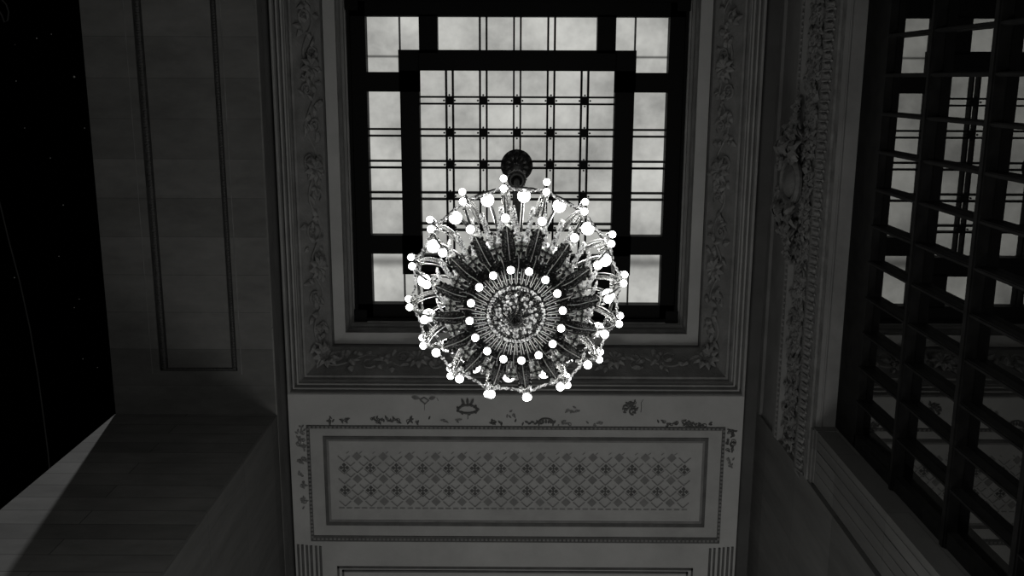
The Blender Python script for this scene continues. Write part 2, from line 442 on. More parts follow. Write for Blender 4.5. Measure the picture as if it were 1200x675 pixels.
mb = MB(); frame_rect(mb, bx-.0197, .3560, .4462, .0022, .0010); sub('inner_border_edge', mb, M_LATTICE, t2)
fld = MB(); hq(fld, -bx+.0035, bx-.0035, by0+.0035, by1-.0065, ZL-.0004); sub('field', fld, M_PANELTAN, t2)
# the stencilled lattice: dark lozenges, four-petal crosses and a diagonal trellis, all one pattern
la = MB(); zt = ZL-.0009
px, py = .0133*2, .02445
xs0, ya0 = -.1742, .3745
def lquad(cx, cy, w_, h_, mi=0, rot=0.0):
    c, s = math.cos(rot), math.sin(rot); P = []
    for (a,b) in ((-w_,0),(0,h_),(w_,0),(0,-h_)): P.append(W(cx+a*c-b*s, cy+a*s+b*c, zt))
    la.quad(*P, mi)
def strip(x0,y0,x1,y1,wd,mi=0):
    d = Vector((x1-x0,y1-y0)); n = Vector((-d.y,d.x)).normalized()*wd*.5
    la.quad(W(x0-n.x,y0-n.y,zt), W(x0+n.x,y0+n.y,zt), W(x1+n.x,y1+n.y,zt), W(x1-n.x,y1-n.y,zt), mi)
ncol = 14
for i in range(ncol):
    for j in range(5):
        x = xs0 + i*px; y = ya0 + j*py/2
        if j%2 == 0 and i < ncol-1:
            x += px/2; lquad(x, y, .0049, .0049)
        elif j%2:
            for a,b in ((1,0),(-1,0),(0,1),(0,-1)): lquad(x+a*.0031, y+b*.0031, .0023, .0023, 1)
            lquad(x, y, .0015,.0015,1)
yt, yb_ = ya0-py*.25, ya0+2*py+py*.25
xl, xr = xs0-px*.25, xs0+(ncol-1)*px+px*.25
def vee(cx, cy, w_, h_, wd, mi=0):
    strip(cx-w_, cy, cx, cy+h_, wd, mi); strip(cx, cy+h_, cx+w_, cy, wd, mi)
for i in range(2*ncol-1):
    for j in range(5):
        x = xs0+i*px/2; y = ya0+j*py/2
        loz = (j%2 == 0 and i%2 == 1); crs = (j%2 == 1 and i%2 == 0)
        if not (loz or crs): vee(x, y-.0004, .0060, .0057, .0012)
        elif crs: vee(x, y+.0014, .0060, .0053, .0009)
        if i < 2*ncol-2 and j < 4: vee(x+px/4, y+py/4, .0046, .0042, .0011)
        if i < 2*ncol-2: strip(x+px*.10, y-py*.13, x+px*.20, y-py*.25+.0008, .0008) if j == 0 else None
nb = 46
for i in range(nb):
    strip(xl+(xr-xl)*i/nb, yb_+.0012, xl+(xr-xl)*(i+.72)/nb, yb_+.0012, .0014)
sub('diamond_lattice', la, [M_LATTICE, M_DARKLINE], t2)
# stucco sprays and wreaths
def spiral(mb, cx, cy, r, turns, sg, th=.0008, ph=0, ex=1.0, mi=0):
    pts = []
    for j in range(22):
        t = j/21; a = ph+sg*t*turns*2*PI; rr = r*(1-.75*t)
        pts.append(W(cx+ex*rr*math.cos(a), cy+rr*math.sin(a), ZL-.0008))
    mb.tube(pts, th*S, 5, mi)
def spray(cx, cy, w_, h_, n, seed):
    rd = random.Random(seed); mb = MB()
    for i in range(n):
        x = cx+rd.uniform(-.5,.5)*w_; y = cy+rd.uniform(-.5,.5)*h_
        a = rd.uniform(0,2*PI)
        if rd.random() < .45: spiral(mb, x, y, rd.uniform(.0012,.0024), rd.uniform(.6,1.3), rd.choice((1,-1)), .00034, a, 1.3)
        mb.leaf(W(x,y,ZL), (math.cos(a),math.sin(a),0), (0,0,-1), .058, .026, .3)
    return mb
z_ = .915
mb = MB()                                             # oval wreath
pts = [W(-.0482+.0095*math.cos(a)*(1+.12*math.sin(3*a)), .3235+.0042*math.sin(a), ZL-.0008) for a in [i*2*PI/28 for i in range(29)]]
mb.tube(pts, [.012+.009*math.sin(i*1.7)**2 for i in range(29)], 6)
for i in range(9):
    a = i*2*PI/9; mb.leaf(W(-.0482+.0095*math.cos(a), .3235+.0042*math.sin(a), ZL-.0005), (math.cos(a),math.sin(a),0),(0,0,-1),.035,.035,.3)
for k in (-1,0,1): mb.leaf(W(-.0482+k*.003,.3185,ZL-.0005),(k*.5,-1,0),(0,0,-1),.10,.04,.3)
mb.tube([W(-.0482,.328,ZL-.0005), W(-.048,.331,ZL-.0005), W(-.0482,.334,ZL-.0005)], .006, 5)
sub('stucco_wreath', mb, M_DARKLINE, t2)
mb = MB()                                             # small lozenge wreath
pts = [W(-.0918+dx, .3150+dy, ZL-.0008) for dx,dy in ((-.004,-.001),(0,-.0035),(.0048,-.0005),(.001,.0032),(-.004,-.001))]
mb.tube(pts, .012, 5)
mb.leaf(W(-.096,.3125,ZL),(-1,-.2,0),(0,0,-1),.12,.05,.3); mb.leaf(W(-.087,.313,ZL),(1,-.3,0),(0,0,-1),.10,.05,.3)
mb.tube([W(-.0915,.319,ZL),W(-.0915,.325,ZL)], .005, 5); mb.tube([W(-.079,.312,ZL),W(-.0775,.315,ZL)], .006, 5)
sub('stucco_wreath', mb, M_LATTICE, t2)
mb = spray(.1140, .3215, .013, .011, 14, 5)
for (dx,dy,r_) in ((-.004,-.0015,.0042),(.0035,.003,.0040),(.002,-.004,.003)): spiral(mb, .1140+dx,.3215+dy,r_,1.1,1,.0009,dx*400)
mb.tube([W(.1275,.3125,ZL),W(.1255,.316,ZL),W(.126,.3215,ZL),W(.1255,.326,ZL)], .005, 5)
sub('stucco_spray', mb, M_DARKLINE, t2)
mb = MB()                                             # arched scroll
pts = [W(.0305+.0072*math.cos(a), .3390-.0062*math.sin(a), ZL-.0008) for a in [PI*i/14 for i in range(-1,16)]]
mb.tube(pts, [.010+.008*math.sin(i*.4)**2 for i in range(17)], 6)
for i in range(7): mb.leaf(W(.0305+(i-3)*.0022,.3385,ZL),((i-3)*.3,-1,0),(0,0,-1),.07,.035,.3)
for i in range(6): mb.leaf(W(.013+i*.003,.3375,ZL),(-1,(i%2)*.8-.4,0),(0,0,-1),.06,.03,.3)
sub('stucco_scroll', mb, M_DARKLINE, t2)
for (x,y,w_,h_,n) in ((-.1800,.3365,.020,.004,9),(-.1310,.3355,.030,.0045,16),(-.098,.3355,.024,.004,8),(-.064,.3360,.020,.003,6),(-.010,.3375,.040,.003,8),
                      (.050,.3380,.014,.003,5),(.0790,.3385,.014,.003,6),(.1580,.3380,.034,.005,15),(.1850,.3385,.022,.0050,14),(-.006,.3280,.012,.008,4),(.054,.324,.014,.010,5)):
    sub('stucco_spray', spray(x,y,w_,h_,n,int(x*1e4)), M_DARKLINE if n > 7 else M_LATTICE, t2)
for sx in (-1,1):
    for (y,h_,n) in ((.3470,.008,9),(.3600,.012,12),(.378,.012,8),(.400,.016,8),(.425,.016,6)):
        if sx > 0 and y > .39: continue
        sub('stucco_spray', spray(sx*.2165, y, .0065, h_, n, int(y*1e4)+sx), M_LATTICE if (sx < 0 or y > .37) else M_DARKLINE, t2)

# ------------------------------------------------------------------ left side: beam, pier
ZB = .906; XO = .3986; XL = .2375; YP = .327; YPn = 2*YC-YP
bm = MB()
bev = .0012
bm.quad(W(-XO,-.52,ZB), W(-XO,1.0,ZB), W(-XL-bev,1.0,ZB), W(-XL-bev,-.52,ZB), 0)
bm.quad(W(-XL-bev,-.52,ZB), W(-XL-bev,1.0,ZB), W(-XL,1.0,ZB+bev), W(-XL,-.52,ZB+bev), 1)
bm.quad(W(-XL,-.52,ZB+bev), W(-XL,1.0,ZB+bev), W(-XL,1.0,.935), W(-XL,-.52,.935), 2)
bm.quad(W(-XO,-.52,ZB), W(-XO,1.0,ZB), W(-XO,1.0,1.36), W(-XO,-.52,1.36), 1)
bm.quad(W(-XO,-.52,1.36), W(-XO,1.0,1.36), W(-XL,1.0,1.36), W(-XL,-.52,1.36), 1)
tag(bm.build('wall_left', [M_SOFFIT, M_ASHLAR, M_FRIEZE]), 'pale ashlar beam along the left side with a moulded sunk soffit panel', 'beam', kind='structure')
t4 = tag(empty('trim_4', W(-.30,YC,ZB)), 'beaded border moulding of the long sunk panel under the left beam', 'moulding', kind='structure')
ya, yb2 = 2*YC-.2804, .2804
xa, xb, xc = .3469, .2756, .2703        # outer strip, inner strip, thin line
mb = MB(); wbox(mb, -xa-.0030, -xa+.0045, ya, yb2, ZB-.0012, ZB); wbox(mb, -xb-.0035, -xb+.0012, ya, yb2, ZB-.0012, ZB)
for y in (ya, yb2): wbox(mb, -xa-.0030, -xb+.0012, y-.0015, y+.0015, ZB-.0012, ZB)
sub('border', mb, M_GROOVE, t4)
mb = MB(); rd = random.Random(3)
n = 150
for i in range(n):
    y = ya+(yb2-ya)*(i+.5)/n
    mb.gem(W(-xa+.0008, y, ZB-.0013), .034, 0, .5)
    mb.gem(W(-xb-.0012, y, ZB-.0013), .022, 0, .5)
n = 36
for i in range(n): mb.gem(W(-xa+(xa-xb)*(i+.5)/n, yb2, ZB-.0013), .018, 0, .5)
sub('beading', mb, M_STRIP, t4)
mb = MB(); wbox(mb, -xc-.0005, -xc+.0004, ya-.004, yb2+.005, ZB-.0005, ZB); wbox(mb, -xa-.012, -xa-.0115, ya-.004, yb2+.005, ZB-.0003, ZB)
sub('incised_line', mb, M_CARVE, t4)

def pier(name, y0, y1, label):
    mb = MB()
    x0, x1 = -XO, -XL; b = .0012
    z0_, z1 = -EYE/S, ZB
    P = [(x0,y0),(x1-b,y0),(x1,y0+b),(x1,y1),(x0,y1)]
    vs = [W(x,y,z0_) for x,y in P]+[W(x,y,z1) for x,y in P]
    mb.add(vs, [(0,1,6,5)], 0); mb.add(vs, [(1,2,7,6),(2,3,8,7)], 1); mb.add(vs, [(3,4,9,8),(4,0,5,9)], 0)
    return tag(mb.build(name, [M_ASHLAR, M_MARBLE]), label, 'pier', kind='structure')
pier('wall_left_pier', YP, .52, 'ashlar stone pier at lower left with a lit triangle on its outer edge')
pier('wall_left_pier', YPn-.19, YPn, 'ashlar stone pier on the left behind the viewer')

# ------------------------------------------------------------------ right side: frieze, jamb, pier, window
F = 1.0773                                            # the right wall stands a little outside the coffer
def Wr(x, y, zz): return W(x*F, y, zz*F if zz > 0 else zz)
YJ = .2773; YJn = 2*YC-YJ; YR = .3275; YRn = 2*YC-YR; ZH = .690
def extrude(mb, prof, y0, y1, mi=0):
    for (xa_,za),(xb_,zb) in zip(prof[:-1], prof[1:]):
        mb.quad(Wr(xa_,y0,za), Wr(xa_,y1,za), Wr(xb_,y1,zb), Wr(xb_,y0,zb), mi)
wr = MB()
extrude(wr, [(XW,.935),(XW,.848),(.2285,.845)], YRn, YR)
extrude(wr, [(.2285,.845),(.2290,.808),(.2280,.804),(.2262,.801),(.2262,.796),(.2272,.793),(.2256,.789),(.2256,.784),(.2300,.7815)], YRn, YR)
extrude(wr, [(.2300,.7815),(.2300,.7380),(.2272,.7365),(.2272,.7085),(.2262,.7060),(.2262,.7000),(.2275,.6985),(.2275,ZH)], YRn, YR, 1)
extrude(wr, [(.2275,ZH),(.2305,ZH),(.2305,ZH-.0012),(.2316,ZH-.0012),(.2316,ZH),(.2445,ZH),(.2445,ZH+.03)], YJn, YJ, 2)
extrude(wr, [(.2445,ZH+.03),(.2690,ZH+.03),(.2690,1.0)], YRn-.2, YR+.2)
o = tag(wr.build('wall_right', [M_FRIEZE, M_FRIEZE_CARVE, M_FRIEZE]), 'carved stone frieze wall above the tall dark window on the right', 'wall', kind='structure')
jb = MB()
for (a,b) in ((YJ, .3215), (YJn-.0442, YJn)):
    jb.box(Wr(.2262,a,-EYE/S), Wr(.2690,b,ZH)); jb.box(Wr(.2255,a-.0008,ZH-.009), Wr(.2690,b,ZH+.0005))
    jb.box(Wr(.2245,a+.0004,ZH-.0040), Wr(.2262,b,ZH+.001))
for i in range(4): jb.box(Wr(.2259,YJ+.006+i*.009,-EYE/S), Wr(.2262,YJ+.0095+i*.009,ZH-.012))
tag(jb.build('wall_right_jamb', M_MARBLE), 'fluted stone jamb block at the lower end of the dark window', 'jamb', kind='structure')
pr = MB()
pr.box(Wr(XW,YR,-EYE/S), Wr(.30,.52,.93)); pr.box(Wr(XW,YRn-.19,-EYE/S), Wr(.30,YRn,.93))
pr.box(Wr(.236,.3215,-EYE/S), Wr(.2690,YR,ZH))
tag(pr.build('wall_right_pier', M_MARBLE), 'dim marble pier face at lower right beside the window jamb', 'pier', kind='structure')

t6 = tag(empty('trim_5', Wr(.2290,YC,.76)), 'carved foliage frieze and leaf moulding running above the right window', 'frieze', kind='structure')
mb = MB()
L = (YR-YRn)*S
scroll(mb, Wr(.2300,YRn,.7600), (0,1,0), (0,0,1), (-1,0,0), L, .50, .62, .17, .018, 11)
rd = random.Random(12)
for i in range(420):
    y = rd.uniform(YRn,YR-.004); z = rd.uniform(.7415,.7785); a = rd.uniform(0,2*PI)
    mb.leaf(Wr(.2297,y,z), (0,math.cos(a),math.sin(a)), (-1,rd.uniform(-.4,.4),rd.uniform(-.5,.3)), .13, .07, .35)
sub('carved_foliage', mb, M_FRIEZE_CARVE, t6)
mb = MB(); n = 62
for i in range(n):                                    # leaf-and-dart moulding
    y = YRn+(YR-YRn)*(i+.5)/n
    mb.ball(Wr(.2272,y,.7225), .052, 7, 5, 0, 2.4)
    for sg in (-1,1): mb.leaf(Wr(.2268,y+sg*.0017,.735), (0,sg*.35,-1), (-1,0,0), .34, .05, .12)
    mb.leaf(Wr(.2268,y+.0034,.735), (0,0,-1), (-1,0,-.1), .36, .035, .15)
    mb.gem(Wr(.2266,y+.0034,.7115), .02)
sub('leaf_and_dart', mb, M_FRIEZE, t6)
mb = MB(); n = 90
for i in range(n):
    y = YRn+(YR-YRn)*(i+.5)/n; mb.gem(Wr(.2256,y,.7865), .028)
sub('bead_row', mb, M_FRIEZE, t6)
# cartouche with volutes in the middle of the bay
ct = MB(); cy, cz = .0863, .783
def V_(dy, dz, n_=0.0): return Wr(.2256-n_, cy+dy, cz+dz)
vs = []; fs = []
for i in range(7):
    r_ = i/6; h_ = .0080*math.sqrt(max(0,1-r_*r_))
    for j in range(16):
        a = j*2*PI/16; vs.append(V_(.017*r_*math.cos(a), .020*r_*math.sin(a), h_))
for i in range(6):
    for j in range(16): fs.append((i*16+j, i*16+(j+1)%16, (i+1)*16+(j+1)%16, (i+1)*16+j))
ct.add(vs, fs)
ct.tube([V_(.019*math.cos(a), .023*math.sin(a), .003) for a in [i*2*PI/24 for i in range(25)]], .045, 6)
for sg in (1,-1):
    for (y_,z_o,r_) in ((.015,.026,.0085),(.023,-.010,.0080),(.032,.010,.006)):
        sp = []
        for j in range(18):
            t = j/17; a = t*3.2*PI; rr = r_*(1-.8*t)
            sp.append(V_(sg*(y_+rr*math.cos(a)), z_o+rr*math.sin(a), .0045+.002*t))
        ct.tube(sp, [.045*(1-.55*j/17) for j in range(18)], 6)
    rd = random.Random(40)
    for i in range(46):
        t = rd.random(); y_ = .018+t*.048; wz = .026*(1-t)+.005
        a = rd.uniform(-.9,.9)
        ct.leaf(V_(sg*y_, rd.uniform(-1,1)*wz-.006*t, .001+.003*(1-t)), (0,sg*math.cos(a),math.sin(a)), (-1,0,rd.uniform(-.4,.4)), .22*(1.1-.5*t), .12*(1.1-.5*t), .45)
sub('cartouche', ct, M_FRIEZE_CARVE, t6)

# dark window with reflecting panes
w2 = tag(empty('window_2', W(.250,YC,0)), 'tall dark gridded window on the right whose panes mirror the laylight', 'window', kind='structure')
XF, XG = .2600, .2665; ZHW = .690*F
fm = MB()
y0w, y1w = YJn+.0005, YJ-.0005
xb = .2672
wbox(fm, XF+.001, xb, y0w, y1w, .698, ZHW+.031); wbox(fm, XF+.001, xb, y0w, y0w+.006, -EYE/S, .70); wbox(fm, XF+.001, xb, y1w-.0105, y1w, -EYE/S, .70)
wbox(fm, XF+.001, xb, y0w, y1w, -EYE/S, -.06)
for i in range(7):                                    # small curved corner piece at the head
    a = i/7; wbox(fm, XF+.001, xb, y1w-.0105-.004*(1-a), y1w-.010, .63+.01*i, .64+.01*i)
sub('frame', fm, M_FRAME2, w2)
zt_ = [(.6250,.6190),(.5430,.5360)]
zk = .5430-.0790
while zk > -.05: zt_.append((zk,zk-.0075)); zk -= .0790
for (za,zb) in zt_:
    mb = MB(); wbox(mb, XF, xb, y0w, y1w, zb, za); wbox(mb, XF-.0010, XF+.001, y0w, y1w, zb+.0014, za-.0014)
    sub('transom', mb, M_FRAME2, w2)
for n in range(16):
    y = .0504+.0270*(n-6)
    if y < y0w+.008 or y > y1w-.012: continue
    mb = MB(); wbox(mb, XF+.0008, xb, y-.0013, y+.0013, -.06, .700); wbox(mb, XF-.0002, XF+.0010, y-.0007, y+.0007, -.06, .700)
    sub('mullion', mb, M_FRAME2, w2)
gl = MB(); gl.quad(W(XG,y0w,.71), W(XG,y1w,.71), W(XG,y1w,-.08), W(XG,y0w,-.08))
sub('glass_panes', gl, M_GLASS, w2)
nb_ = MB(); nb_.quad(W(.60,-.6,-.12), W(.60,.9,-.12), W(.60,.9,1.0), W(.60,-.6,1.0))
tag(nb_.build('wall_outside', M_NIGHT), 'unlit wall in the night beyond the right window', 'wall', kind='structure')

# ------------------------------------------------------------------ floor, end walls, night vault of the hall on the left
fl = MB(); hq(fl, -1.6, .30, -.6, 1.05, -EYE/S)
tag(fl.build('floor', M_FLOOR), 'stone floor of the hall', 'floor', kind='structure')
eb = MB(); eb.box(W(-.40,1.0,-EYE/S), W(.30,1.01,.94)); tag(eb.build('wall_front', M_ASHLAR), 'end wall far beyond the next bay', 'wall', kind='structure')
eb = MB(); eb.box(W(-.40,-.53,-EYE/S), W(.30,-.52,.94)); tag(eb.build('wall_back', M_ASHLAR), 'end wall behind the viewer', 'wall', kind='structure')
ZV = 2.2
vt = MB()
nx = 12
for i in range(nx):
    xa_, xb_ = -.5-1.4*i/nx, -.5-1.4*(i+1)/nx
    hq(vt, xb_, xa_, -1.0, 1.6, ZV)
hq(vt, -.5, -.30, -1.0, 1.6, ZV)
vault = tag(vt.build('ceiling_hall', M_NIGHT), 'black night-sky vault of the main hall at upper left with faint stars', 'ceiling', kind='structure')
st = MB()
stars = [(-.4509,-.0009,1.5),(-.4854,-.0387,1.0),(-.4834,.0815,.8),(-.5343,.2083,1.0),(-.4451,.0507,.8),(-.4748,.1304,.9),(-.5069,.0509,.7),(-.4695,.2979,.8),(-.4735,.2408,.8),(-.5107,.0036,.8),(-.4546,.3075,.7),(-.4846,.185,.8)]
rd = random.Random(5)
for i in range(24): stars.append((rd.uniform(-.9,-.45), rd.uniform(-.2,.6), rd.uniform(.4,.8)))
for (kx,ky,b) in stars: st.ball(W(kx*ZV,ky*ZV,ZV-.004), .022*b, 6, 4)
o = sub('stars', st, M_STAR, vault)
ln = MB()
ln.tube([W(a*ZV,b*ZV,ZV-.003) for a,b in ((-.5417,.1262),(-.5358,.1714),(-.5293,.213),(-.5237,.2647),(-.5203,.3224),(-.5192,.3666),(-.5184,.4066),(-.519,.46))], .022, 5)
ln.tube([W(a*ZV,b*ZV,ZV-.003) for a,b in ((-.5168,-.0759),(-.513,-.0718),(-.5112,-.0644),(-.513,-.0561),(-.5166,-.0544),(-.5184,-.061),(-.5206,-.0652))], .022, 5)
sub('constellation_line', ln, emit('dull gilt line', (1,1,.95), .004), vault)

# ------------------------------------------------------------------ chandelier
ZC = 4.73                                             # lowest point above the eye
ROOT = Vector((0, YC*S, EYE+ZC))
ch = tag(empty('chandelier', ROOT), 'large round chandelier ringed with bare glowing bulbs hanging under the laylight', 'chandelier')
PH = math.radians(-6.8)
def z(h): return h-ZC
def A(r, h, t=0.0): return Vector((t, -r, z(h)))      # arm space: pointing to -Y
def part(name, mb, mats, parent=ch, smooth=True, rot=0.0, label=None):
    o = mb.build(name, mats, parent, smooth); o.rotation_euler.z = rot
    if label: o['label'] = label
    return o
def dup(o, rot):
    c = o.copy(); C.objects.link(c); c.parent = o.parent; c.rotation_euler.z = rot
    for k in kids.get(o.name, []):
        d = k.copy(); C.objects.link(d); d.parent = c
    return c
kids = {}
# top fixing and rod
mb = MB(); top = .985*S
mb.ball((0,0,z(top)-.05), .165, 20, 12, 0, .9); mb.lathe([(.23,.06),(.23,.0),(.19,-.03),(.15,-.05),(.05,-.05)], 28, (0,0,z(top)))
for i in range(12):
    a = i*PI/6; mb.leaf((.10*math.cos(a),.10*math.sin(a),z(top)-.17), (math.cos(a),math.sin(a),.8), (math.cos(a)*.6,math.sin(a)*.6,-1), .16, .08, .2)
part('ceiling_fixing', mb, M_BRONZE)
mb = MB(); hb = .846*S
mb.ball((0,0,z(hb)), .118, 20, 12, 0, 1.1); mb.lathe([(.06,.12),(.06,.20),(.03,.24)], 16, (0,0,z(hb))); mb.lathe([(.07,-.16),(.09,-.12),(.05,-.08)], 16, (0,0,z(hb)))
for i in range(10):
    a = i*PI/5; mb.tube([(.123*math.cos(a)*math.cos(p),.123*math.sin(a)*math.cos(p),z(hb)+.13*math.sin(p)) for p in [-1.3+.26*j for j in range(11)]], .007, 4)
part('rod_ball', mb, M_BRONZE)
mb = MB(); mb.tube([(0,0,z(6.2)),(0,0,z(9)),(0,0,z(top))], .022, 10)
for i in range(60): mb.ball((0,0,z(6.4)+i*.12), .036, 8, 5, 0, 1.2)
part('suspension_rod', mb, M_BRONZE)
# upper melon body
mb = MB()
mb.lathe([(.24,z(5.02)),(.33,z(5.10)),(.355,z(5.28)),(.34,z(5.5)),(.28,z(5.75)),(.18,z(5.95)),(.09,z(6.08)),(.06,z(6.2)),(.10,z(6.28)),(.05,z(6.36))], 48, (0,0,0), 0, 16, .04)
for i in range(16):
    a = i*PI/8
    for (r,h) in ((.36,5.16),(.375,5.28),(.37,5.42),(.345,5.56),(.31,5.68)): mb.ball((r*math.cos(a),r*math.sin(a),z(h)), .018, 6, 4)
part('body', mb, M_DKLEAF, smooth=False)
mb = MB()
for i in range(32):
    a = i*PI/16+.1; mb.leaf((.06*math.cos(a),.06*math.sin(a),z(6.2)), (math.cos(a),math.sin(a),.9), (math.cos(a),math.sin(a),-.6), .16, .06, .4)
part('crown', mb, M_BRONZE, smooth=False)
# bottom boss
mb = MB()
mb.lathe([(.004,0),(.022,.010),(.034,.035),(.030,.06),(.045,.075),(.062,.10),(.095,.135),(.125,.158),(.142,.168),(.150,.185),(.162,.20)], 40)
part('bottom_bowl', mb, M_DKLEAF)
def ringbeads(mb, r, h, n, rad, jit=0.0, seed=1, mi=0):
    rd = random.Random(seed)
    for i in range(n):
        a = 2*PI*i/n+rd.uniform(-jit,jit); rr = r+rd.uniform(-1,1)*jit*r*.5
        mb.gem((rr*math.cos(a),rr*math.sin(a),h+rd.uniform(-1,1)*jit*.05), rad*rd.uniform(.8,1.15), mi)
mb = MB()
ringbeads(mb, .148, .165, 60, .0088, .02, 1); ringbeads(mb, .139, .158, 56, .0065, .02, 2)
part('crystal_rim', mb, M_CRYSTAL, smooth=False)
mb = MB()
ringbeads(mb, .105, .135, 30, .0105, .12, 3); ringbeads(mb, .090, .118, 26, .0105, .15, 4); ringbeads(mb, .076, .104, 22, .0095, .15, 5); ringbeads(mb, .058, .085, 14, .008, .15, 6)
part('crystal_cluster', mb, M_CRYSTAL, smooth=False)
mb = MB()
mb.tube([(.026+.040*t, .03*math.sin(t*1.6), .03+.055*t-.012*math.sin(PI*t)) for t in [j/6 for j in range(7)]], .0042, 5)
fsc = part('finial_scroll', mb, M_BRASS)
mb = MB(); c = Vector((.120,0,.145)); t_ = Vector((0,1,0)); u_ = Vector((1,0,.4))
mb.tube([c+t_*(.013*math.cos(p)*(1-p/9))+u_*(.013*math.sin(p)*(1-p/9))+Vector((0,0,-.006)) for p in [j*.5 for j in range(13)]], .0026, 4)
fh = part('bowl_scroll', mb, M_BRASS, rot=.1)
for i in range(1,10): dup(fsc, i*PI/5)
for i in range(1,16): dup(fh, .1+i*PI/8)
# fluted basket
mb = MB(); mb.lathe([(.150,z(4.925)),(.165,z(4.93)),(.25,z(4.975)),(.285,z(4.99)),(.30,z(5.02)),(.20,z(5.05))], 64)
part('basket', mb, M_DKLEAF)
mb = MB(); nf = 40
for i in range(nf):
    a = 2*PI*i/nf; u = Vector((math.cos(a),math.sin(a),0)); t_ = Vector((-math.sin(a),math.cos(a),0))
    pts = []
    for (r,w_,h) in ((.236,.0075,4.952),(.200,.0060,4.934),(.168,.0050,4.917),(.160,.0,4.912),(.168,-.0050,4.917),(.200,-.0060,4.934),(.236,-.0075,4.952)):
        pts.append(u*r+t_*w_+Vector((0,0,z(h))))
    mb.tube(pts, .0030, 4)
    if i%2 == 0: mb.tube([u*.225+t_*.010+Vector((0,0,z(4.952))), u*.262+t_*.013+Vector((0,0,z(4.968))), u*.300+t_*.012+Vector((0,0,z(4.972))), u*.318+t_*.004+Vector((0,0,z(4.965)))], .0026, 4)
part('basket_wires', mb, M_WIRE)
mb = MB(); rd = random.Random(9)
for i in range(150):
    a = rd.uniform(0,2*PI); r = rd.uniform(.245,.335); mb.gem((r*math.cos(a),r*math.sin(a),z(4.985)+(r-.25)*.3), rd.uniform(.004,.0075))
for i in range(nf):
    a = 2*PI*(i+.5)/nf; mb.gem((.215*math.cos(a),.215*math.sin(a),z(4.945)), .0045); mb.gem((.185*math.cos(a),.185*math.sin(a),z(4.93)), .0035)
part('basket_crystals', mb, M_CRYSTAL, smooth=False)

def bulb_mesh(r, m_):
    mb = MB(); mb.ball((0,0,0), r, 14, 9, 0); return mb
def place_bulb(o, pos, parent):
    o.parent = parent; o.location = pos
# inner ring: cup with a bulb
mb = MB(); mb.lathe([(.010,.0),(.020,.004),(.018,.020),(.009,.034),(.009,.06)], 14, A(.245,4.885))
cup = part('bulb_cup', mb, M_BRASS, rot=PH)
b_in = bulb_mesh(.0195, M_BULB).build('bulb', M_BULB, cup, True, A(.245,4.870)); kids[cup.name] = [b_in]
for i in range(1,16): dup(cup, PH+i*PI/8)

# arms
mb = MB()
def bez(p0,p1,p2,p3,n=14):
    return [p0*((1-t)**3)+p1*(3*t*(1-t)**2)+p2*(3*t*t*(1-t))+p3*(t**3) for t in [i/n for i in range(n+1)]]
mb.tube(bez(A(.35,5.035),A(.45,5.04),A(.54,5.10),A(.605,5.37)), [.0085]*8+[.0075]*7, 6, 2)  # pale matte tube: bulb reflections put into its colour
mb.tube(bez(A(.605,5.36),A(.585,5.50),A(.60,5.74),A(.648,5.66)), .006, 6)
# volute at the tip
mb.tube([A(.585+.030*(1-t*.75)*math.cos(t*2.6*PI), 5.44+.035*(1-t*.75)*math.sin(t*2.6*PI), .018) for t in [j/16 for j in range(17)]], .006, 5)
mb.tube([A(.555+.026*(1-t*.75)*math.cos(t*2.6*PI), 5.30+.03*(1-t*.75)*math.sin(t*2.6*PI), -.012) for t in [j/16 for j in range(17)]], .006, 5)
# cups of the three bulbs
mb.lathe([(.008,0),(.019,.006),(.017,.026),(.006,.04)], 12, A(.616,5.372), 1); mb.lathe([(.010,0),(.019,.006),(.017,.026),(.006,.05)], 12, A(.648,5.606), 1)
mb.lathe([(.008,0),(.020,.006),(.018,.026),(.007,.04),(.006,.07)], 12, A(.497,5.026), 1)
arm = part('arm', mb, [M_BRASS, M_DKLEAF, M_WIRE], rot=PH)
mb = MB()                                             # broad bronze ribbon scroll from leaf to ring
def ribbon(mb, pts, w_, th=.004):
    for a,b in zip(pts[:-1], pts[1:]):
        s_ = Vector((w_*.5,0,0)); u = Vector((0,0,th))
        mb.add([a-s_,a+s_,b+s_,b-s_,a-s_+u,a+s_+u,b+s_+u,b-s_+u], [(0,1,2,3),(7,6,5,4),(0,4,5,1),(1,5,6,2),(2,6,7,3),(3,7,4,0)])
rb_ = bez(A(.600,5.37),A(.605,5.62),A(.50,5.70),A(.43,5.62),16)
ribbon(mb, [p+Vector((.038,0,0))*math.sin(i/16*PI)*.35 for i,p in enumerate(rb_)], .026)
mb.tube([p+Vector((.012,0,-.004)) for p in rb_], .0035, 4); mb.tube([p+Vector((-.014,0,-.004)) for p in rb_], .0035, 4)
kr = mb.build('scroll_ribbon', simple('pale bronze', .20, .4, .5, .5, bump=.3), arm, True)
mb = MB()                                             # dark acanthus leaf at the foot
rows = [(.275,.020,4.985),(.30,.034,4.970),(.335,.040,4.968),(.37,.036,4.985),(.40,.030,5.005),(.425,.034,5.02),(.445,.018,5.03),(.455,.004,5.03)]
vs = []
for (r,w_,h) in rows: vs += [A(r,h+.012,-w_), A(r,h-.004,-w_*.5), A(r,h+.006,0), A(r,h-.004,w_*.5), A(r,h+.012,w_)]
fs = []
for i in range(len(rows)-1):
    for j in range(4): fs.append((i*5+j, i*5+j+1, i*5+j+6, i*5+j+5))
mb.add(vs, fs)
for sg in (1,-1): mb.tube([A(r,h+.009,sg*w_) for (r,w_,h) in rows], .0026, 4, 1)
mb.tube([A(r,h,0) for (r,w_,h) in rows], .0024, 4, 1)
mb.tube([A(.440+.016*math.cos(p),5.025+.012*math.sin(p),.028*math.sin(p*.5)) for p in [j*.6 for j in range(11)]], .0045, 5, 1)
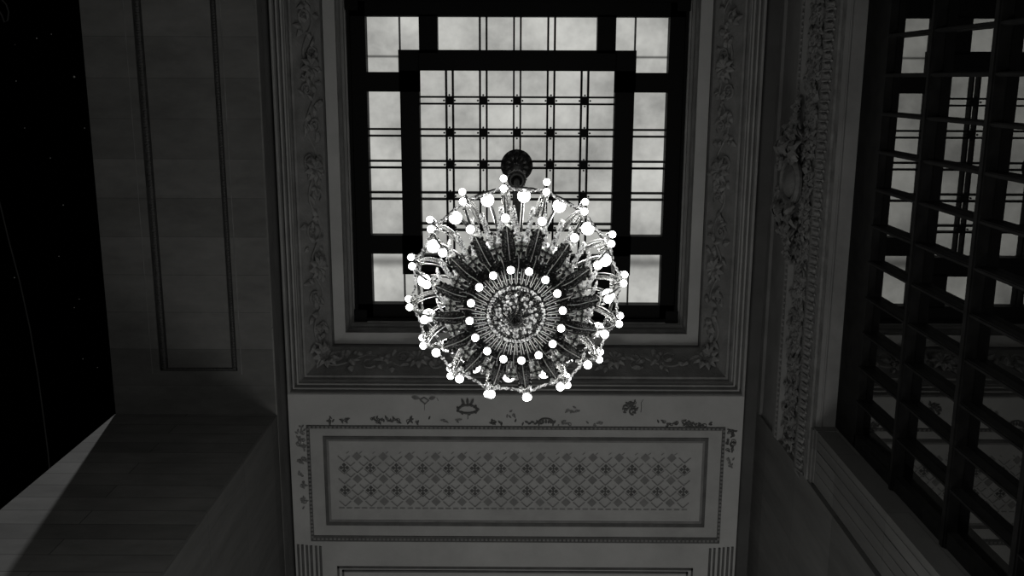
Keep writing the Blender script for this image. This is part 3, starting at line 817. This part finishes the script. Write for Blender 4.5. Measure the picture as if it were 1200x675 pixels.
for i in range(6):
    for sg in (1,-1):
        r = .29+i*.026; mb.leaf(A(r,4.985+i*.006,sg*.022), (sg*.8,-.6,.1), (0,0,-1), .022, .018, .3)
kl = mb.build('acanthus_leaf', [M_DKLEAF, M_WIRE], arm, False)
mb = MB(); rd = random.Random(21)                     # crystals climbing the arm
for i in range(14):
    t = rd.random(); r = .44+.17*t; mb.gem(A(r, 5.05+.42*t*t+rd.uniform(0,.05), rd.uniform(-.026,.026)*(1-.4*t)), rd.uniform(.004,.009))
for i in range(12): mb.gem(A(.455+rd.uniform(-.02,.02), 5.05, rd.uniform(-.034,.034)), rd.uniform(.005,.009))
kc = mb.build('arm_crystals', M_CRYSTAL, arm, False)
kb = []
for (r,h,rad) in ((.616,5.358,.0205),(.648,5.590,.0205),(.497,5.010,.0225)):
    kb.append(bulb_mesh(rad, M_BULB).build('bulb', M_BULB, arm, True, A(r,h)))
kids[arm.name] = [kr, kl, kc]+kb
for i in range(1,16): dup(arm, PH+i*PI/8)

# between the arms: rosette, bead strands, globe lamp, garland
PG2 = PH+PI/16
mb = MB()
for q in range(8):
    a = q*PI/4; mb.leaf(A(.352,4.982)+Vector((.006*math.cos(a),.006*math.sin(a),0)), (math.cos(a),math.sin(a),.15), (0,0,-1), .030, .018, .5, q%2)
mb.ball(A(.352,4.978), .010, 8, 5); mb.tube([A(.352,4.984)+Vector((.030*math.cos(a),.026*math.sin(a),0)) for a in [j*2*PI/16 for j in range(17)]], .0034, 4, 1)
mb.tube([A(.285,4.99),A(.31,4.975),A(.335,4.995)], .004, 5, 1); mb.tube([A(.372,5.0),A(.40,4.995),A(.415,5.03)], .004, 5, 1)
mb.tube([A(.352,4.974)+Vector((.018*math.cos(a),.015*math.sin(a),0)) for a in [j*2*PI/12 for j in range(13)]], .0022, 4, 1)
ros = part('rosette', mb, [M_BRONZE, M_WIRE], smooth=False, rot=PG2)
mb = MB(); rd = random.Random(33)
for sg in (1,-1):
    for i in range(24):
        t = i/23
        for q in (-1,0,1):
            mb.gem(A(.372+.105*t, 5.03+.56*t+rd.uniform(-.006,.006), sg*(.018+.044*t)+q*(.0080+.002*t)), .0078*rd.uniform(.7,1.2))
bead = part('bead_strand', mb, M_CRYSTAL, smooth=False, rot=PG2)
mb = MB(); mb.lathe([(.018,.03),(.030,.036),(.026,.06),(.012,.08),(.010,.12)], 14, A(.548,5.56)); mb.tube([A(.548,5.66),A(.50,5.72),A(.42,5.70),A(.33,5.62)], .010, 6)
lamp = part('lamp_holder', mb, M_BRONZE, rot=PG2)
gb = bulb_mesh(.038, M_LAMP).build('globe_bulb', M_LAMP, lamp, True, A(.548,5.56)); gb['label'] = 'brighter large globe bulb'  # bulb size also takes in the bloom around the lamp
kids[lamp.name] = [gb]
mb = MB(); rd = random.Random(8)
for i in range(19):
    t = (i+.5)/19*2-1; a = t*PI/16*.93; r = .622-.034*(1-t*t); h = 5.47-.03*(1-t*t)
    p = Vector((r*math.sin(a),-r*math.cos(a),z(h)))
    mb.gem(p, .0085*(1.35 if i%3 == 1 else .8)); mb.ball(p+Vector((0,0,.012)), .005, 5, 4)
gar = part('garland', mb, M_CRYSTAL, smooth=False, rot=PG2)
mb = MB()                                             # pierced cresting between two arms, on the outer ring
for i in range(5):
    a = (i-2)*PI/16*.42; r = .585; c = Vector((r*math.sin(a),-r*math.cos(a),z(5.66))); t_ = Vector((math.cos(a),math.sin(a),0))
    mb.tube([c+t_*(.020*math.cos(p))+Vector((0,0,.024*math.sin(p))) for p in [j*PI/5 for j in range(11)]], .004, 4)
cre = part('cresting', mb, M_BRONZE, smooth=False, rot=PG2)
for o in (ros, bead, lamp, gar, cre):
    for i in range(1,16): dup(o, PG2+i*PI/8)
mb = MB(); mb.tube([(.585*math.cos(a),.585*math.sin(a),z(5.62)) for a in [j*2*PI/64 for j in range(65)]], .009, 6)
part('outer_ring', mb, M_BRONZE)

for o in list(C.objects):                             # loose cut-glass drops nobody could count
    if o.name.split('.')[0] in ('basket_crystals','arm_crystals','crystal_cluster','crystal_rim','bead_strand','garland'): o['kind'] = 'stuff'

# ------------------------------------------------------------------ lights
def light(name, kind, loc, energy, **kw):
    d = bpy.data.lights.new(name, kind); d.energy = energy
    for k,v in kw.items(): setattr(d, k, v)
    o = bpy.data.objects.new(name, d); C.objects.link(o); o.location = loc; return o
for i in range(4):
    a = PI/4+i*PI/2
    light('chandelier_fill', 'POINT', ROOT+Vector((.55*math.cos(a),.55*math.sin(a),z(5.95))), 38, shadow_soft_size=.12, color=(1,.99,.96))  # added fill points without bulbs, brightening the ceiling above the chandelier
lp = W(-.539,-.60,1.70); tg = W(-.33,.308,.60)
hl = light('hall_lamp', 'SPOT', lp, 2600, shadow_soft_size=.12, spot_size=math.radians(40), spot_blend=.6)
hl.rotation_euler = (tg-lp).to_track_quat('-Z','Y').to_euler()

light('next_bay_lamp', 'POINT', W(.05,.58,.30), 360, shadow_soft_size=1.5, color=(1,.99,.96))
wd = bpy.data.worlds.new('night'); bpy.context.scene.world = wd; wd.use_nodes = True
bg = wd.node_tree.nodes['Background']; bg.inputs[0].default_value = (.5,.5,.5,1); bg.inputs[1].default_value = .002

# ------------------------------------------------------------------ camera
cam = bpy.data.cameras.new('camera'); co = bpy.data.objects.new('camera', cam); C.objects.link(co)
r_ = Vector((.99998016,-.00344726,.00527238)); dn = Vector((.00448915,.97714207,-.21253993)); d_ = Vector((-.00441918,.21255938,.97713816))
co.matrix_world = Matrix(((r_.x,-dn.x,-d_.x,0),(r_.y,-dn.y,-d_.y,0),(r_.z,-dn.z,-d_.z,EYE),(0,0,0,1)))
cam.sensor_width = 36; cam.lens = 1124.81*36/1200; cam.clip_end = 200; cam.clip_start = .05
sc = bpy.context.scene; sc.camera = co
sc.view_settings.view_transform = 'Standard'; sc.view_settings.look = 'None'
sc.view_settings.exposure = 0; sc.view_settings.gamma = 1
sc.cycles.use_denoising = True; sc.cycles.sample_clamp_indirect = 4; sc.cycles.max_bounces = 6
